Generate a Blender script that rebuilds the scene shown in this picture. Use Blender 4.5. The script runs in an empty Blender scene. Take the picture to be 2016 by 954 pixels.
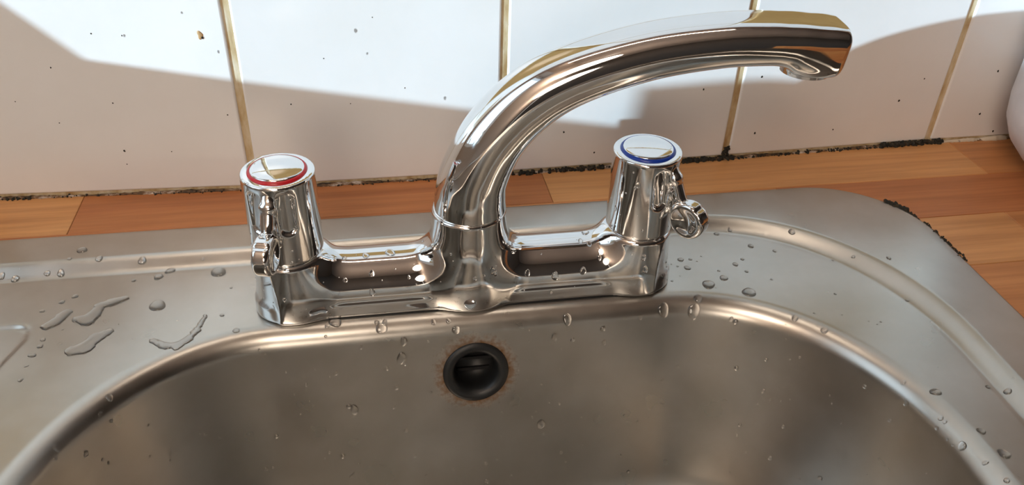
import bpy, bmesh, math, random
import numpy as np
from mathutils import Vector, Matrix

# ------------------------------------------------------------------ camera
scene = bpy.context.scene
C = scene.collection
R = math.radians
cam_d = bpy.data.cameras.new('camera'); cam = bpy.data.objects.new('camera', cam_d); C.objects.link(cam)
CAM_POS = Vector((-0.04506, -0.35431, 0.27020))
pitch, yaw, roll = 0.60616, 0.18867, 0.03593
fw = Vector((math.sin(yaw) * math.cos(pitch), math.cos(yaw) * math.cos(pitch), -math.sin(pitch)))
rt0 = Vector((math.cos(yaw), -math.sin(yaw), 0)); up0 = rt0.cross(fw)
rt = math.cos(roll) * rt0 + math.sin(roll) * up0
up = -math.sin(roll) * rt0 + math.cos(roll) * up0
m = Matrix((rt, up, -fw)).transposed().to_4x4(); m.translation = CAM_POS
cam.matrix_world = m
cam_d.sensor_fit = 'HORIZONTAL'; cam_d.sensor_width = 36.0
cam_d.lens = 1658.7 / 2016 * 36.0
cam_d.clip_start = 0.01; cam_d.clip_end = 50
scene.camera = cam

# ------------------------------------------------------------------ sky, sun, exposure
world = bpy.data.worlds.new('world'); scene.world = world; world.use_nodes = True
wb = world.node_tree.nodes['Background']
wb.inputs[0].default_value = (0.70, 0.86, 1.0, 1); wb.inputs[1].default_value = 1.6
SUN_DIR = Vector((2.25, 1.0, -0.414)).normalized()
sd = bpy.data.lights.new('sun', 'SUN'); sd.energy = 6.6; sd.angle = R(0.53); sd.color = (0.55, 0.79, 0.97)
sun = bpy.data.objects.new('sun', sd); C.objects.link(sun)
sun.rotation_euler = (-SUN_DIR).to_track_quat('Z', 'Y').to_euler(); sun.location = (-3, -1, 1.5)
pd = bpy.data.lights.new('window_portal', 'AREA'); pd.shape = 'RECTANGLE'; pd.size = 0.51; pd.size_y = 0.9
pd.cycles.is_portal = True
po = bpy.data.objects.new('window_portal', pd); C.objects.link(po)
po.location = (-0.7, -0.194, 0.6)
po.rotation_euler = Vector((-1, 0, 0)).to_track_quat('Z', 'Y').to_euler()
scene.view_settings.view_transform = 'Standard'; scene.view_settings.look = 'None'
scene.view_settings.gamma = 1.0; scene.view_settings.use_curve_mapping = False
scene.view_settings.exposure = 0.2
scene.cycles.use_denoising = True
scene.cycles.max_bounces = 12; scene.cycles.glossy_bounces = 8; scene.cycles.transmission_bounces = 8
scene.cycles.sample_clamp_indirect = 3.0

random.seed(7); rng = np.random.default_rng(7)

# ------------------------------------------------------------------ materials
def nodes(name):
    mt = bpy.data.materials.new(name); mt.use_nodes = True
    nt = mt.node_tree; b = nt.nodes['Principled BSDF']
    return mt, nt, b
def N(nt, typ, **kw):
    n = nt.nodes.new(typ)
    for k, v in kw.items(): setattr(n, k, v)
    return n
def ramp(nt, fac, stops, interp='LINEAR'):
    r = N(nt, 'ShaderNodeValToRGB'); r.color_ramp.interpolation = interp
    e = r.color_ramp.elements
    while len(e) < len(stops): e.new(0.5)
    for i, (p, c) in enumerate(stops):
        e[i].position = p; e[i].color = (*c, 1) if len(c) == 3 else c
    nt.links.new(fac, r.inputs[0]); return r
def noise(nt, scale, detail=4, mapping=(1, 1, 1), rough=0.55, coord='Object', dist=0.0):
    tc = N(nt, 'ShaderNodeTexCoord'); mp = N(nt, 'ShaderNodeMapping'); mp.inputs['Scale'].default_value = mapping
    nt.links.new(tc.outputs[coord], mp.inputs[0])
    n = N(nt, 'ShaderNodeTexNoise'); n.inputs['Scale'].default_value = scale; n.inputs['Detail'].default_value = detail
    n.inputs['Roughness'].default_value = rough; n.inputs['Distortion'].default_value = dist
    nt.links.new(mp.outputs[0], n.inputs['Vector']); return n
def bump(nt, b, height, strength=0.2, dist=0.001):
    bp = N(nt, 'ShaderNodeBump'); bp.inputs['Strength'].default_value = strength; bp.inputs['Distance'].default_value = dist
    nt.links.new(height, bp.inputs['Height']); nt.links.new(bp.outputs[0], b.inputs['Normal']); return bp
def mix(nt, fac, a, b_):
    mx = N(nt, 'ShaderNodeMix', data_type='RGBA')
    for s, v in ((0, fac), (6, a), (7, b_)):
        if hasattr(v, 'links'): nt.links.new(v, mx.inputs[s])
        elif s == 0: mx.inputs[0].default_value = v
        else: mx.inputs[s].default_value = (*v, 1)
    return mx.outputs[2]
def plain(name, col, rough=0.5, metal=0.0, spec=0.5):
    mt, nt, b = nodes(name)
    b.inputs['Base Color'].default_value = (*col, 1); b.inputs['Roughness'].default_value = rough
    b.inputs['Metallic'].default_value = metal; b.inputs['Specular IOR Level'].default_value = spec
    n = noise(nt, 60, 3); r = ramp(nt, n.outputs[0], [(0.3, tuple(c * 0.92 for c in col)), (0.7, tuple(min(1, c * 1.06) for c in col))])
    nt.links.new(r.outputs[0], b.inputs['Base Color'])
    return mt
M = {}
def chrome():
    mt, nt, b = nodes('chrome'); b.inputs['Metallic'].default_value = 1
    b.inputs['Base Color'].default_value = (0.80, 0.81, 0.82, 1)
    n = noise(nt, 90, 5); r = ramp(nt, n.outputs[0], [(0.45, (0.025,) * 3), (0.75, (0.11,) * 3)])
    nt.links.new(r.outputs[0], b.inputs['Roughness'])
    n2 = noise(nt, 28, 2); bump(nt, b, n2.outputs[0], 0.012, 0.002)
    return mt
M['chrome'] = chrome()
OVF = Vector((-0.0004, -0.0318, -0.0385))
def steel():
    mt, nt, b = nodes('stainless_steel'); b.inputs['Metallic'].default_value = 1
    big = noise(nt, 9, 6, rough=0.65); fine = noise(nt, 240, 2, (0.06, 1, 1)); blot = noise(nt, 38, 3, rough=0.55)
    c1 = ramp(nt, big.outputs[0], [(0.3, (0.50, 0.47, 0.43)), (0.7, (0.57, 0.55, 0.515))])
    c2 = ramp(nt, blot.outputs[0], [(0.38, (0.86, 0.85, 0.82)), (0.66, (1, 1, 1))])
    mul = N(nt, 'ShaderNodeMix', data_type='RGBA', blend_type='MULTIPLY'); mul.inputs[0].default_value = 0.55
    nt.links.new(c1.outputs[0], mul.inputs[6]); nt.links.new(c2.outputs[0], mul.inputs[7])
    # rust stain bled from the overflow fitting
    tc = N(nt, 'ShaderNodeTexCoord'); vs = N(nt, 'ShaderNodeVectorMath', operation='DISTANCE'); vs.inputs[1].default_value = OVF
    nt.links.new(tc.outputs['Object'], vs.inputs[0])
    rn = noise(nt, 420, 4)
    md = N(nt, 'ShaderNodeMath', operation='MULTIPLY_ADD'); md.inputs[1].default_value = -0.015
    nt.links.new(rn.outputs[0], md.inputs[0]); nt.links.new(vs.outputs['Value'], md.inputs[2])
    rr = ramp(nt, md.outputs[0], [(0.0, (1, 1, 1)), (0.0105, (1, 1, 1)), (0.0145, (0, 0, 0))])
    col = mix(nt, rr.outputs[0], mul.outputs[2], (0.16, 0.075, 0.02))
    nt.links.new(col, b.inputs['Base Color'])
    rg = ramp(nt, blot.outputs[0], [(0.3, (0.27,) * 3), (0.75, (0.34,) * 3)])
    ad = N(nt, 'ShaderNodeMath', operation='MULTIPLY_ADD'); ad.inputs[1].default_value = 0.0
    nt.links.new(fine.outputs[0], ad.inputs[0]); nt.links.new(rg.outputs[0], ad.inputs[2])
    nt.links.new(ad.outputs[0], b.inputs['Roughness'])
    mm = N(nt, 'ShaderNodeMath', operation='SUBTRACT'); mm.inputs[0].default_value = 1.0
    nt.links.new(rr.outputs[0], mm.inputs[1]); nt.links.new(mm.outputs[0], b.inputs['Metallic'])
    return mt
M['steel'] = steel()
def tile_mat(name, col, col2):
    mt, nt, b = nodes(name)
    n = noise(nt, 14, 5, rough=0.6); r = ramp(nt, n.outputs[0], [(0.3, col2), (0.65, col)])
    sp = noise(nt, 160, 2, (1, 1, 1)); s2 = ramp(nt, sp.outputs[0], [(0.0, (1, 1, 1)), (0.775, (1, 1, 1)), (0.80, (0.45, 0.36, 0.28))])
    mu = N(nt, 'ShaderNodeMix', data_type='RGBA', blend_type='MULTIPLY'); mu.inputs[0].default_value = 1
    nt.links.new(r.outputs[0], mu.inputs[6]); nt.links.new(s2.outputs[0], mu.inputs[7])
    nt.links.new(mu.outputs[2], b.inputs['Base Color'])
    b.inputs['Roughness'].default_value = 0.14; b.inputs['Specular IOR Level'].default_value = 0.45
    n2 = noise(nt, 22, 3); bump(nt, b, n2.outputs[0], 0.06, 0.002)
    return mt
M['tile'] = tile_mat('white_glazed_tile', (0.80, 0.775, 0.755), (0.765, 0.735, 0.705))
M['border'] = tile_mat('brown_border_tile', (0.42, 0.26, 0.10), (0.33, 0.19, 0.07))
def grout():
    mt, nt, b = nodes('dirty_grout')
    n = noise(nt, 150, 5, (1, 1, 0.35)); r = ramp(nt, n.outputs[0], [(0.3, (0.38, 0.23, 0.09)), (0.5, (0.56, 0.43, 0.25)), (0.7, (0.70, 0.61, 0.46))])
    nt.links.new(r.outputs[0], b.inputs['Base Color']); b.inputs['Roughness'].default_value = 0.9
    bump(nt, b, n.outputs[0], 0.5, 0.001); return mt
M['grout'] = grout()
def wood(name, a, b_, c):
    mt, nt, b = nodes(name)
    n = noise(nt, 26, 8, (0.10, 1, 1), 0.65, dist=0.8); g = noise(nt, 210, 4, (0.035, 1, 1), 0.6)
    r = ramp(nt, n.outputs[0], [(0.28, a), (0.5, b_), (0.75, c)])
    g2 = ramp(nt, g.outputs[0], [(0.35, (0.72, 0.68, 0.64)), (0.6, (1, 1, 1))])
    mu = N(nt, 'ShaderNodeMix', data_type='RGBA', blend_type='MULTIPLY'); mu.inputs[0].default_value = 0.7
    nt.links.new(r.outputs[0], mu.inputs[6]); nt.links.new(g2.outputs[0], mu.inputs[7])
    nt.links.new(mu.outputs[2], b.inputs['Base Color'])
    b.inputs['Roughness'].default_value = 0.36; b.inputs['Specular IOR Level'].default_value = 0.35
    bump(nt, b, g.outputs[0], 0.06, 0.0005); return mt
M['wood_light'] = wood('wood_light', (0.512, 0.225, 0.078), (0.640, 0.306, 0.114), (0.717, 0.375, 0.156))
M['wood_mid'] = wood('wood_mid', (0.435, 0.169, 0.054), (0.550, 0.231, 0.082), (0.627, 0.294, 0.114))
M['wood_dark'] = wood('wood_dark', (0.320, 0.119, 0.038), (0.435, 0.169, 0.060), (0.538, 0.231, 0.090))
M['wood_red'] = wood('wood_red', (0.384, 0.131, 0.048), (0.474, 0.175, 0.062), (0.563, 0.237, 0.090))
M['rubber'] = plain('black_rubber', (0.012, 0.013, 0.014), 0.42)
M['void'] = plain('dark_pipe', (0.006, 0.006, 0.007), 0.6)
M['red'] = plain('red_plastic', (0.52, 0.012, 0.022), 0.3)
M['blue'] = plain('blue_plastic', (0.008, 0.045, 0.36), 0.3)
M['plaster'] = plain('plaster_paint', (0.42, 0.33, 0.27), 0.85)
M['ceiling'] = plain('ceiling_paint', (0.28, 0.23, 0.20), 0.9)
M['dim_wall'] = plain('brown_wall_paint', (0.075, 0.06, 0.05), 0.8)
M['brown_paint'] = plain('brown_wall_emulsion', (0.13, 0.075, 0.05), 0.85)
M['frame'] = plain('white_frame_paint', (0.75, 0.75, 0.74), 0.4)
M['container'] = plain('pale_grey_plastic', (0.66, 0.655, 0.67), 0.4)
M['board'] = plain('board_wood', (0.45, 0.27, 0.12), 0.6)
M['tin'] = plain('cream_tin', (0.62, 0.56, 0.45), 0.4)
M['caulk'] = plain('cream_sealant', (0.62, 0.52, 0.40), 0.6)
def mould():
    mt, nt, b = nodes('black_mould')
    n = noise(nt, 260, 4); r = ramp(nt, n.outputs[0], [(0.35, (0.008, 0.007, 0.004)), (0.62, (0.028, 0.020, 0.010)), (0.8, (0.10, 0.055, 0.022))])
    nt.links.new(r.outputs[0], b.inputs['Base Color']); b.inputs['Roughness'].default_value = 0.85
    bump(nt, b, n.outputs[0], 0.6, 0.001); return mt
M['mould'] = mould()
def bead():
    mt, nt, b = nodes('stained_sealant')
    n = noise(nt, 120, 5, (0.5, 1, 1), 0.7)
    r = ramp(nt, n.outputs[0], [(0.38, (0.02, 0.012, 0.006)), (0.5, (0.16, 0.08, 0.03)), (0.62, (0.60, 0.50, 0.42))])
    nt.links.new(r.outputs[0], b.inputs['Base Color']); b.inputs['Roughness'].default_value = 0.7; return mt
M['bead'] = bead()
def water():
    mt, nt, b = nodes('water')
    b.inputs['Base Color'].default_value = (1, 1, 1, 1); b.inputs['Roughness'].default_value = 0.0
    b.inputs['IOR'].default_value = 1.63; b.inputs['Transmission Weight'].default_value = 1.0
    return mt
M['water'] = water()
def lampm(name, power):
    mt, nt, b = nodes(name); b.inputs['Base Color'].default_value = (0.9, 0.85, 0.8, 1)
    b.inputs['Emission Color'].default_value = (1.0, 0.85, 0.70, 1); b.inputs['Emission Strength'].default_value = power
    return mt
M['lamp'] = lampm('lamp_paper', 8.8)
M['floor_lamp'] = lampm('floor_lamp_paper', 5.2)
M['spot'] = lampm('strip_tube', 11.0)

# ------------------------------------------------------------------ helpers
def link_mesh(name, verts, faces, mat, parent=None, smooth=True, loc=None, rotz=0.0):
    me = bpy.data.meshes.new(name); me.from_pydata([tuple(map(float, v)) for v in verts], [], [tuple(map(int, f)) for f in faces]); me.update()
    if smooth: me.polygons.foreach_set('use_smooth', [True] * len(me.polygons))
    me.materials.append(M[mat])
    o = bpy.data.objects.new(name, me); C.objects.link(o)
    if parent: o.parent = parent
    if loc is not None: o.location = loc
    o.rotation_euler[2] = rotz
    return o
def bm_obj(name, bm, mat, parent=None, smooth=False, loc=None, rotz=0.0):
    me = bpy.data.meshes.new(name); bm.to_mesh(me); bm.free()
    if smooth: me.polygons.foreach_set('use_smooth', [True] * len(me.polygons))
    me.materials.append(M[mat]); o = bpy.data.objects.new(name, me); C.objects.link(o)
    if parent: o.parent = parent
    if loc is not None: o.location = loc
    o.rotation_euler[2] = rotz
    return o
def box_bm(bm, x0, x1, y0, y1, z0, z1):
    v = [bm.verts.new(p) for p in ((x0, y0, z0), (x1, y0, z0), (x1, y1, z0), (x0, y1, z0), (x0, y0, z1), (x1, y0, z1), (x1, y1, z1), (x0, y1, z1))]
    for f in ((3, 2, 1, 0), (4, 5, 6, 7), (0, 1, 5, 4), (1, 2, 6, 5), (2, 3, 7, 6), (3, 0, 4, 7)): bm.faces.new([v[i] for i in f])
def box(name, b6, mat, parent=None, bevel=0.0, seg=2, **kw):
    bm = bmesh.new(); box_bm(bm, *b6)
    if bevel: bmesh.ops.bevel(bm, geom=list(bm.edges), offset=bevel, segments=seg, affect='EDGES', profile=0.5)
    return bm_obj(name, bm, mat, parent, smooth=False, **kw)
def empty(name, loc=(0, 0, 0), rotz=0.0):
    o = bpy.data.objects.new(name, None); C.objects.link(o); o.location = loc; o.rotation_euler[2] = rotz; o.empty_display_size = 0.02
    return o
def tag(o, label=None, cat=None, group=None, kind=None):
    for k, v in (('label', label), ('category', cat), ('group', group), ('kind', kind)):
        if v: o[k] = v
    return o
def lathe(profile, seg=64):
    """profile: list of (r, z); r == 0 closes with a pole"""
    V, F = [], []; rings = []
    for r, z in profile:
        if r < 1e-9: rings.append([len(V)]); V.append((0, 0, z))
        else:
            rings.append(list(range(len(V), len(V) + seg)))
            V += [(r * math.cos(2 * math.pi * k / seg), r * math.sin(2 * math.pi * k / seg), z) for k in range(seg)]
    for a, b in zip(rings, rings[1:]):
        for k in range(seg):
            k2 = (k + 1) % seg
            if len(a) == 1 and len(b) == 1: continue
            if len(a) == 1: F.append((a[0], b[k2], b[k]))
            elif len(b) == 1: F.append((a[k], a[k2], b[0]))
            else: F.append((a[k], a[k2], b[k2], b[k]))
    return V, F
def surfnet(f, lo, hi, h):
    """surface of the signed distance function f (mm) as a quad mesh in metres"""
    lo = np.array(lo, float); n = np.ceil((np.array(hi) - lo) / h).astype(int) + 1
    ax = [lo[i] + h * np.arange(n[i]) for i in range(3)]
    G = np.stack(np.meshgrid(*ax, indexing='ij'), -1)
    v = f(G.reshape(-1, 3)).reshape(n); s = v < 0
    corners = [(i, j, k) for i in (0, 1) for j in (0, 1) for k in (0, 1)]
    sl = lambda a, c: a[c[0]:n[0] - 1 + c[0], c[1]:n[1] - 1 + c[1], c[2]:n[2] - 1 + c[2]]
    cnt = sum(sl(s, c).astype(int) for c in corners)
    act = (cnt > 0) & (cnt < 8)
    pos = np.zeros(tuple(n - 1) + (3,)); wt = np.zeros(tuple(n - 1))
    for a in corners:
        for d in range(3):
            if a[d]: continue
            b = list(a); b[d] = 1; b = tuple(b)
            va, vb = sl(v, a), sl(v, b); cr = (va < 0) != (vb < 0)
            t = np.where(cr, va / np.where(cr, va - vb, 1), 0)
            off = np.zeros(va.shape + (3,)); off[...] = a; off[..., d] = t
            pos += off * cr[..., None]; wt += cr
    idx = -np.ones(tuple(n - 1), int); idx[act] = np.arange(act.sum())
    cell = np.stack(np.nonzero(act), -1)
    P = lo + h * (cell + pos[act] / wt[act][:, None])
    for _ in range(4):
        e = 0.02; g = np.stack([(f(P + e * np.eye(3)[i]) - f(P - e * np.eye(3)[i])) / (2 * e) for i in range(3)], -1)
        st = (f(P) / np.maximum((g ** 2).sum(-1), 0.05))[:, None] * g
        ln = np.linalg.norm(st, axis=1, keepdims=True); P = P - st * np.minimum(1, 0.5 * h / np.maximum(ln, 1e-9))
    F = []
    for d in range(3):
        o1, o2 = (d + 1) % 3, (d + 2) % 3
        A = [slice(None)] * 3; B = [slice(None)] * 3; A[d] = slice(0, n[d] - 1); B[d] = slice(1, n[d])
        ch = s[tuple(A)] != s[tuple(B)]
        ii = np.stack(np.nonzero(ch), -1)
        ok = (ii[:, o1] > 0) & (ii[:, o2] > 0) & (ii[:, o1] < n[o1] - 1) & (ii[:, o2] < n[o2] - 1); ii = ii[ok]
        def cidx(da, db):
            q = ii.copy(); q[:, o1] -= da; q[:, o2] -= db; return idx[q[:, 0], q[:, 1], q[:, 2]]
        Q = np.stack([cidx(1, 1), cidx(0, 1), cidx(0, 0), cidx(1, 0)], -1)
        neg = s[ii[:, 0], ii[:, 1], ii[:, 2]]
        Q[~neg] = Q[~neg][:, ::-1]; F.append(Q)
    return P * 0.001, np.concatenate(F)
ln = lambda a: np.sqrt((a * a).sum(-1))
def smin(a, b, k):
    h = np.maximum(k - np.abs(a - b), 0) / k; return np.minimum(a, b) - h * h * k * 0.25
def smax(a, b, k): return -smin(-a, -b, k)
def capsule(P, a, b, r):
    a = np.array(a, float); b = np.array(b, float); d = b - a
    t = np.clip(((P - a) @ d) / (d @ d), 0, 1); return ln(P - a - t[:, None] * d) - r
def rcyl(P, r, z0, z1, rd):
    q = np.stack([np.hypot(P[:, 0], P[:, 1]) - r + rd, np.abs(P[:, 2] - (z0 + z1) / 2) - (z1 - z0) / 2 + rd], -1)
    return ln(np.maximum(q, 0)) + np.minimum(q.max(-1), 0) - rd

# ------------------------------------------------------------------ room shell
XL, XR, YF, ZC, ZF = -0.55, 2.3, -2.3, 1.5, -0.9
SILL = 0.1498
def node_x(k): return -0.1179 + 0.152 * k
NODE_Y = {-3: .1135, -2: .1135, -1: .1125, 0: .1058, 1: .1050, 2: .1092, 3: .1142, 4: .1150}
def node_y(k): return NODE_Y.get(k, .1150)
# grout bed behind the tiles follows the slightly bowed old wall
wv, wf = [], []
ks = list(range(-4, 17))
for k in ks:
    wv += [(node_x(k), node_y(k) + .0011, -.05), (node_x(k), node_y(k) + .0011, 0.612)]
for i in range(len(ks) - 1): wf.append((2 * i, 2 * i + 2, 2 * i + 3, 2 * i + 1))
wall_back = tag(link_mesh('wall_back', wv, wf, 'grout', smooth=False), 'tiled kitchen wall with dirty ochre grout behind the sink', kind='structure')
box('upper_paint', (XL, XR, .1165, .20, 0.612, ZC), 'brown_paint', wall_back)
def tile_mesh(w, h, mat):
    o = box('tile', (-w / 2, w / 2, 0, .008, 0, h), mat, None, .0013, 3)
    me = o.data; bpy.data.objects.remove(o); return me
t_big = tile_mesh(.1478, .1485, 'tile'); t_bor = tile_mesh(.1478, .1485, 'border')
for row in range(4):
    z = .0015 + row * .1525
    for k in range(-3, 15):
        me = t_bor if row == 1 and k in (-2, 0, 2, 5, 8) else t_big
        o = bpy.data.objects.new('tile' if me is t_big else 'brown_tile', me); C.objects.link(o); o.parent = wall_back
        dy = node_y(k + 1) - node_y(k)
        o.location = ((node_x(k) + node_x(k + 1)) / 2, (node_y(k) + node_y(k + 1)) / 2, z)
        o.rotation_euler[2] = math.atan2(dy, .152)
# left wall with the window the sun comes through
bm = bmesh.new(); WX0, WX1 = XL - .18, XL; WY0, WY1, WZ1 = -.40, .062, 1.05
box_bm(bm, WX0, WX1, YF, .20, ZF, SILL - .02)
box_bm(bm, WX0, WX1, YF, .20, WZ1, ZC)
box_bm(bm, WX0, WX1, YF, WY0, SILL - .02, WZ1)
box_bm(bm, WX0, WX1, WY1, .20, SILL - .02, WZ1)
tag(bm_obj('wall_left', bm, 'plaster'), 'plastered side wall with the window opening', kind='structure')
win = tag(empty('window_1', (WX0, WY0, SILL)), 'white framed window in the side wall', kind='structure')
WW = WY1 - WY0; WH = WZ1 - SILL
sill = box('window_sill', (0, .18, 0, WW, -.02, 0), 'frame', win)
box('frame_top', (0, .05, 0, WW, WH - .05, WH), 'frame', win)
box('frame_side', (0, .05, WW - .03, WW, 0, WH - .05), 'frame', win)
tag(box('wall_right', (XR, XR + .1, YF, .20, ZF, ZC), 'dim_wall'), 'plain brown side wall of the kitchen', kind='structure')
tag(box('wall_front', (WX0, XR + .1, YF - .1, YF, ZF, ZC), 'dim_wall'), 'plain brown wall opposite the sink', kind='structure')
tag(box('floor', (WX0, XR + .1, YF - .1, .2, ZF - .05, ZF), 'dim_wall'), 'dark kitchen floor', kind='structure')
tag(box('ceiling', (WX0, XR + .1, YF - .1, .2, ZC, ZC + .05), 'ceiling'), 'pale painted ceiling', kind='structure')
# unseen paper globe lamps added as warm fill, and a strip light above the sink
def globe(GR, z, mat, par):
    V, F = lathe([(GR * math.sin(t), z + GR * math.cos(t)) for t in np.linspace(.08, math.pi - .08, 28)], 48); link_mesh('paper_globe', V, F, mat, par)
lamp = tag(empty('pendant_lamp', (-0.34, -0.85, ZC)), 'added unseen paper globe lamp giving warm fill from the ceiling', 'lamp')
V, F = lathe([(0, 0), (.05, 0), (.05, -.02), (.02, -.03), (.0, -.03)], 24); link_mesh('ceiling_rose', V, F, 'frame', lamp)
V, F = lathe([(.003, -.03), (.003, -.44)], 12); link_mesh('cord', V, F, 'frame', lamp)
globe(.19, -.62, 'lamp', lamp)
flamp = tag(empty('floor_lamp', (-0.34, -1.45, ZF)), 'added unseen paper globe lamp on a stand giving low warm fill', 'lamp')  # unseen lamp added low to brighten the tiles while the bowl stays dark
V, F = lathe([(0, 0), (.14, 0), (.14, .02), (.012, .03), (.012, 1.10)], 32); link_mesh('stand', V, F, 'frame', flamp)
globe(.205, 1.3, 'floor_lamp', flamp)
strip_l = tag(empty('strip_light', (-.12, -.03, ZC)), 'warm strip light on the ceiling above the sink', 'lamp')
box('housing', (-.52, .52, -.035, .035, -.03, 0), 'frame', strip_l, .004, 2)
V, F = lathe([(0, -.5), (.018, -.5), (.022, -.49), (.022, .49), (.018, .5), (0, .5)], 24)
o = link_mesh('tube_cover', V, F, 'spot', strip_l); o.rotation_euler = (0, math.pi / 2, 0); o.location = (0, 0, -.052)
# unseen blockers added on the sill to shape the sun patch on the tiles
th = math.atan2(.027, .017)
cb = empty('chopping_board', (XL - .05, -.051, SILL), 0)  # added slanted slab, cuts the left edge of the sun patch
bm = bmesh.new()
L = .052; tk = .0145
dy, dz = math.cos(th), math.sin(th)
prof = [(0, 0), (tk / dz, 0), (tk / dz + L * dy - tk * 0.3, L * dz - tk), (L * dy, L * dz)]
vs = [bm.verts.new((x, p[0], p[1])) for x in (.02, .045) for p in prof]
for f in ((3, 2, 1, 0), (4, 5, 6, 7), (0, 1, 5, 4), (1, 2, 6, 5), (2, 3, 7, 6), (3, 0, 4, 7)): bm.faces.new([vs[i] for i in f])
bm.normal_update(); bmesh.ops.recalc_face_normals(bm, faces=bm.faces[:])
tag(bm_obj('board', bm, 'board', cb), None)
tag(cb, 'added unseen slab on the window sill shaping the sun patch', 'sill blocker')
tn = tag(empty('storage_tin', (XL - .05, -.2025, SILL)), 'added unseen low block on the window sill stepping the sun patch', 'tin')
bm = bmesh.new()
pts = [(0, 0), (-.0022, .0335), (-.0257, .0455), (-.052, .0495), (-.059, .0495), (-.060, 0)]  # added block, profile shaped to the step in the sun patch
A = [bm.verts.new((.018, y, z)) for y, z in pts]; B = [bm.verts.new((.045, y, z)) for y, z in pts]
for i in range(len(pts)):
    j = (i + 1) % len(pts); bm.faces.new((A[i], A[j], B[j], B[i]))
bm.faces.new(A[::-1]); bm.faces.new(B); bmesh.ops.recalc_face_normals(bm, faces=bm.faces[:])
bm_obj('tin_body', bm, 'tin', tn)
jr = tag(empty('sill_jar', (XL - .045, -.3195, SILL)), 'added unseen cylinder on the window sill blocking sun below the spout shadow', 'jar')  # added cylinder, keeps sun off the tiles under the spout's shadow
V, F = lathe([(0, 0), (.031, 0), (.034, .004), (.034, .074), (.030, .078)]); link_mesh('jar_body', V, F, 'tin', jr)
V, F = lathe([(.030, .076), (.032, .076), (.032, .088), (.030, .090), (0, .090)]); link_mesh('jar_lid', V, F, 'board', jr)

# ------------------------------------------------------------------ worktop of wooden staves
ZW = -0.001
wt = tag(empty('worktop', (0, 0, 0)), 'wooden worktop of glued brown staves around the sink', 'worktop')
def stave(x0, x1, y0, y1, mat):
    g = .00012
    o = box('stave', (x0 + g, x1 - g, y0 + g, y1 - g, -.038, ZW), mat, wt, .0003, 1); return o
edges = [-.548, -.217, .0605, .355, .62, .98, 1.4]; mats = ['wood_light', 'wood_red', 'wood_light', 'wood_mid', 'wood_dark', 'wood_light']
for i in range(6): stave(edges[i], edges[i + 1], .0692, .1235, mats[i])
for i, (a, b_) in enumerate(((-.548, -.3), (-.3, .0), (.0, .205))): stave(a, b_, .0545, .0692, ['wood_mid', 'wood_red', 'wood_mid'][i])
rows = [(.0692, .0246, .205, (.52, .80, 1.4), ('wood_red', 'wood_light', 'wood_mid')),
        (.0246, -.0239, .257, (.335, .62, 1.4), ('wood_light', 'wood_mid', 'wood_red')),
        (-.0239, -.071, .262, (.42, .75, 1.4), ('wood_mid', 'wood_light', 'wood_dark'))]
y = -.071; kk = 0
while y > -.5:
    rows.append((y, y - .047, .262, (.36 + .1 * (kk % 3), .7 + .05 * (kk % 4), 1.4), (['wood_light', 'wood_red', 'wood_mid'] * 3)[kk % 3:kk % 3 + 3])); y -= .047; kk += 1
for y1, y0, xs, ends, ms in rows:
    x = xs
    for e, mm_ in zip(ends, ms):
        stave(x, e, y0, y1, mm_); x = e

# ------------------------------------------------------------------ stainless steel sink
sink = tag(empty('kitchen_sink', (0, 0, 0)), 'stainless steel inset sink with rounded bowl and draining board', 'sink')
ZD = -.0055; ZE = ZD - .0017
def rrect(x0, x1, y0, y1, rx, ry, n=400):
    out = []
    for cx, cy, a0 in ((x1 - rx, y1 - ry, 0), (x0 + rx, y1 - ry, 90), (x0 + rx, y0 + ry, 180), (x1 - rx, y0 + ry, 270)):
        for t in np.linspace(R(a0), R(a0 + 90), n): out.append((cx + rx * math.cos(t), cy + ry * math.sin(t)))
    out = np.array(out); dd = []
    for i in range(len(out)):
        p, q_ = out[i], out[(i + 1) % len(out)]; m_ = max(1, int(np.hypot(*(q_ - p)) / .002))
        for t in range(m_): dd.append(p + (q_ - p) * t / m_)
    return np.array(dd)
C0Y = -.0155; Q = np.array((0., -.17)); NA = 1440; TH = np.linspace(0, 2 * math.pi, NA, endpoint=False)
def polar(curve):
    d = curve - Q; a = np.mod(np.arctan2(d[:, 1], d[:, 0]), 2 * math.pi); r = np.hypot(d[:, 0], d[:, 1]); o = np.argsort(a)
    a, r = a[o], r[o]; rr = np.interp(TH, np.concatenate([a - 2 * math.pi, a, a + 2 * math.pi]), np.tile(r, 3))
    return Q + rr[:, None] * np.stack([np.cos(TH), np.sin(TH)], -1)
C0 = polar(rrect(-.2125, .2135, -.372, C0Y, .113, .130))
BI = polar(rrect(-.490, .2330, -.392, .0305, .100, .117))
BO = polar(rrect(-.505, .2495, -.405, .0455, .110, .125))
OO = polar(rrect(-.530, .2780, -.430, .0660, .060, .060))
dC = np.roll(C0, -1, 0) - np.roll(C0, 1, 0); nC = np.stack([-dC[:, 1], dC[:, 0]], -1); nC /= ln(nC)[:, None]   # inward
rings = []
def put(xy, z): rings.append(np.concatenate([xy, np.broadcast_to(np.asarray(z, float).reshape(-1, 1), (NA, 1))], 1))
put(OO, -.0012); put(OO, -.0005); dO = (Q - OO); dO /= ln(dO)[:, None]
put(OO + dO * .0003, -.0001); put(OO + dO * .001, 0.0)
for t in np.linspace(0, 1, 9)[1:]: put((OO + dO * .001) * (1 - t) + BO * t, 0.0)
def sst(t): return t * t * (3 - 2 * t)
for t in np.linspace(0, 1, 25)[1:]: put(BO * (1 - t) + BI * t, ZD * sst(min(1, max(0, (t - .12) / .76))))
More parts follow.
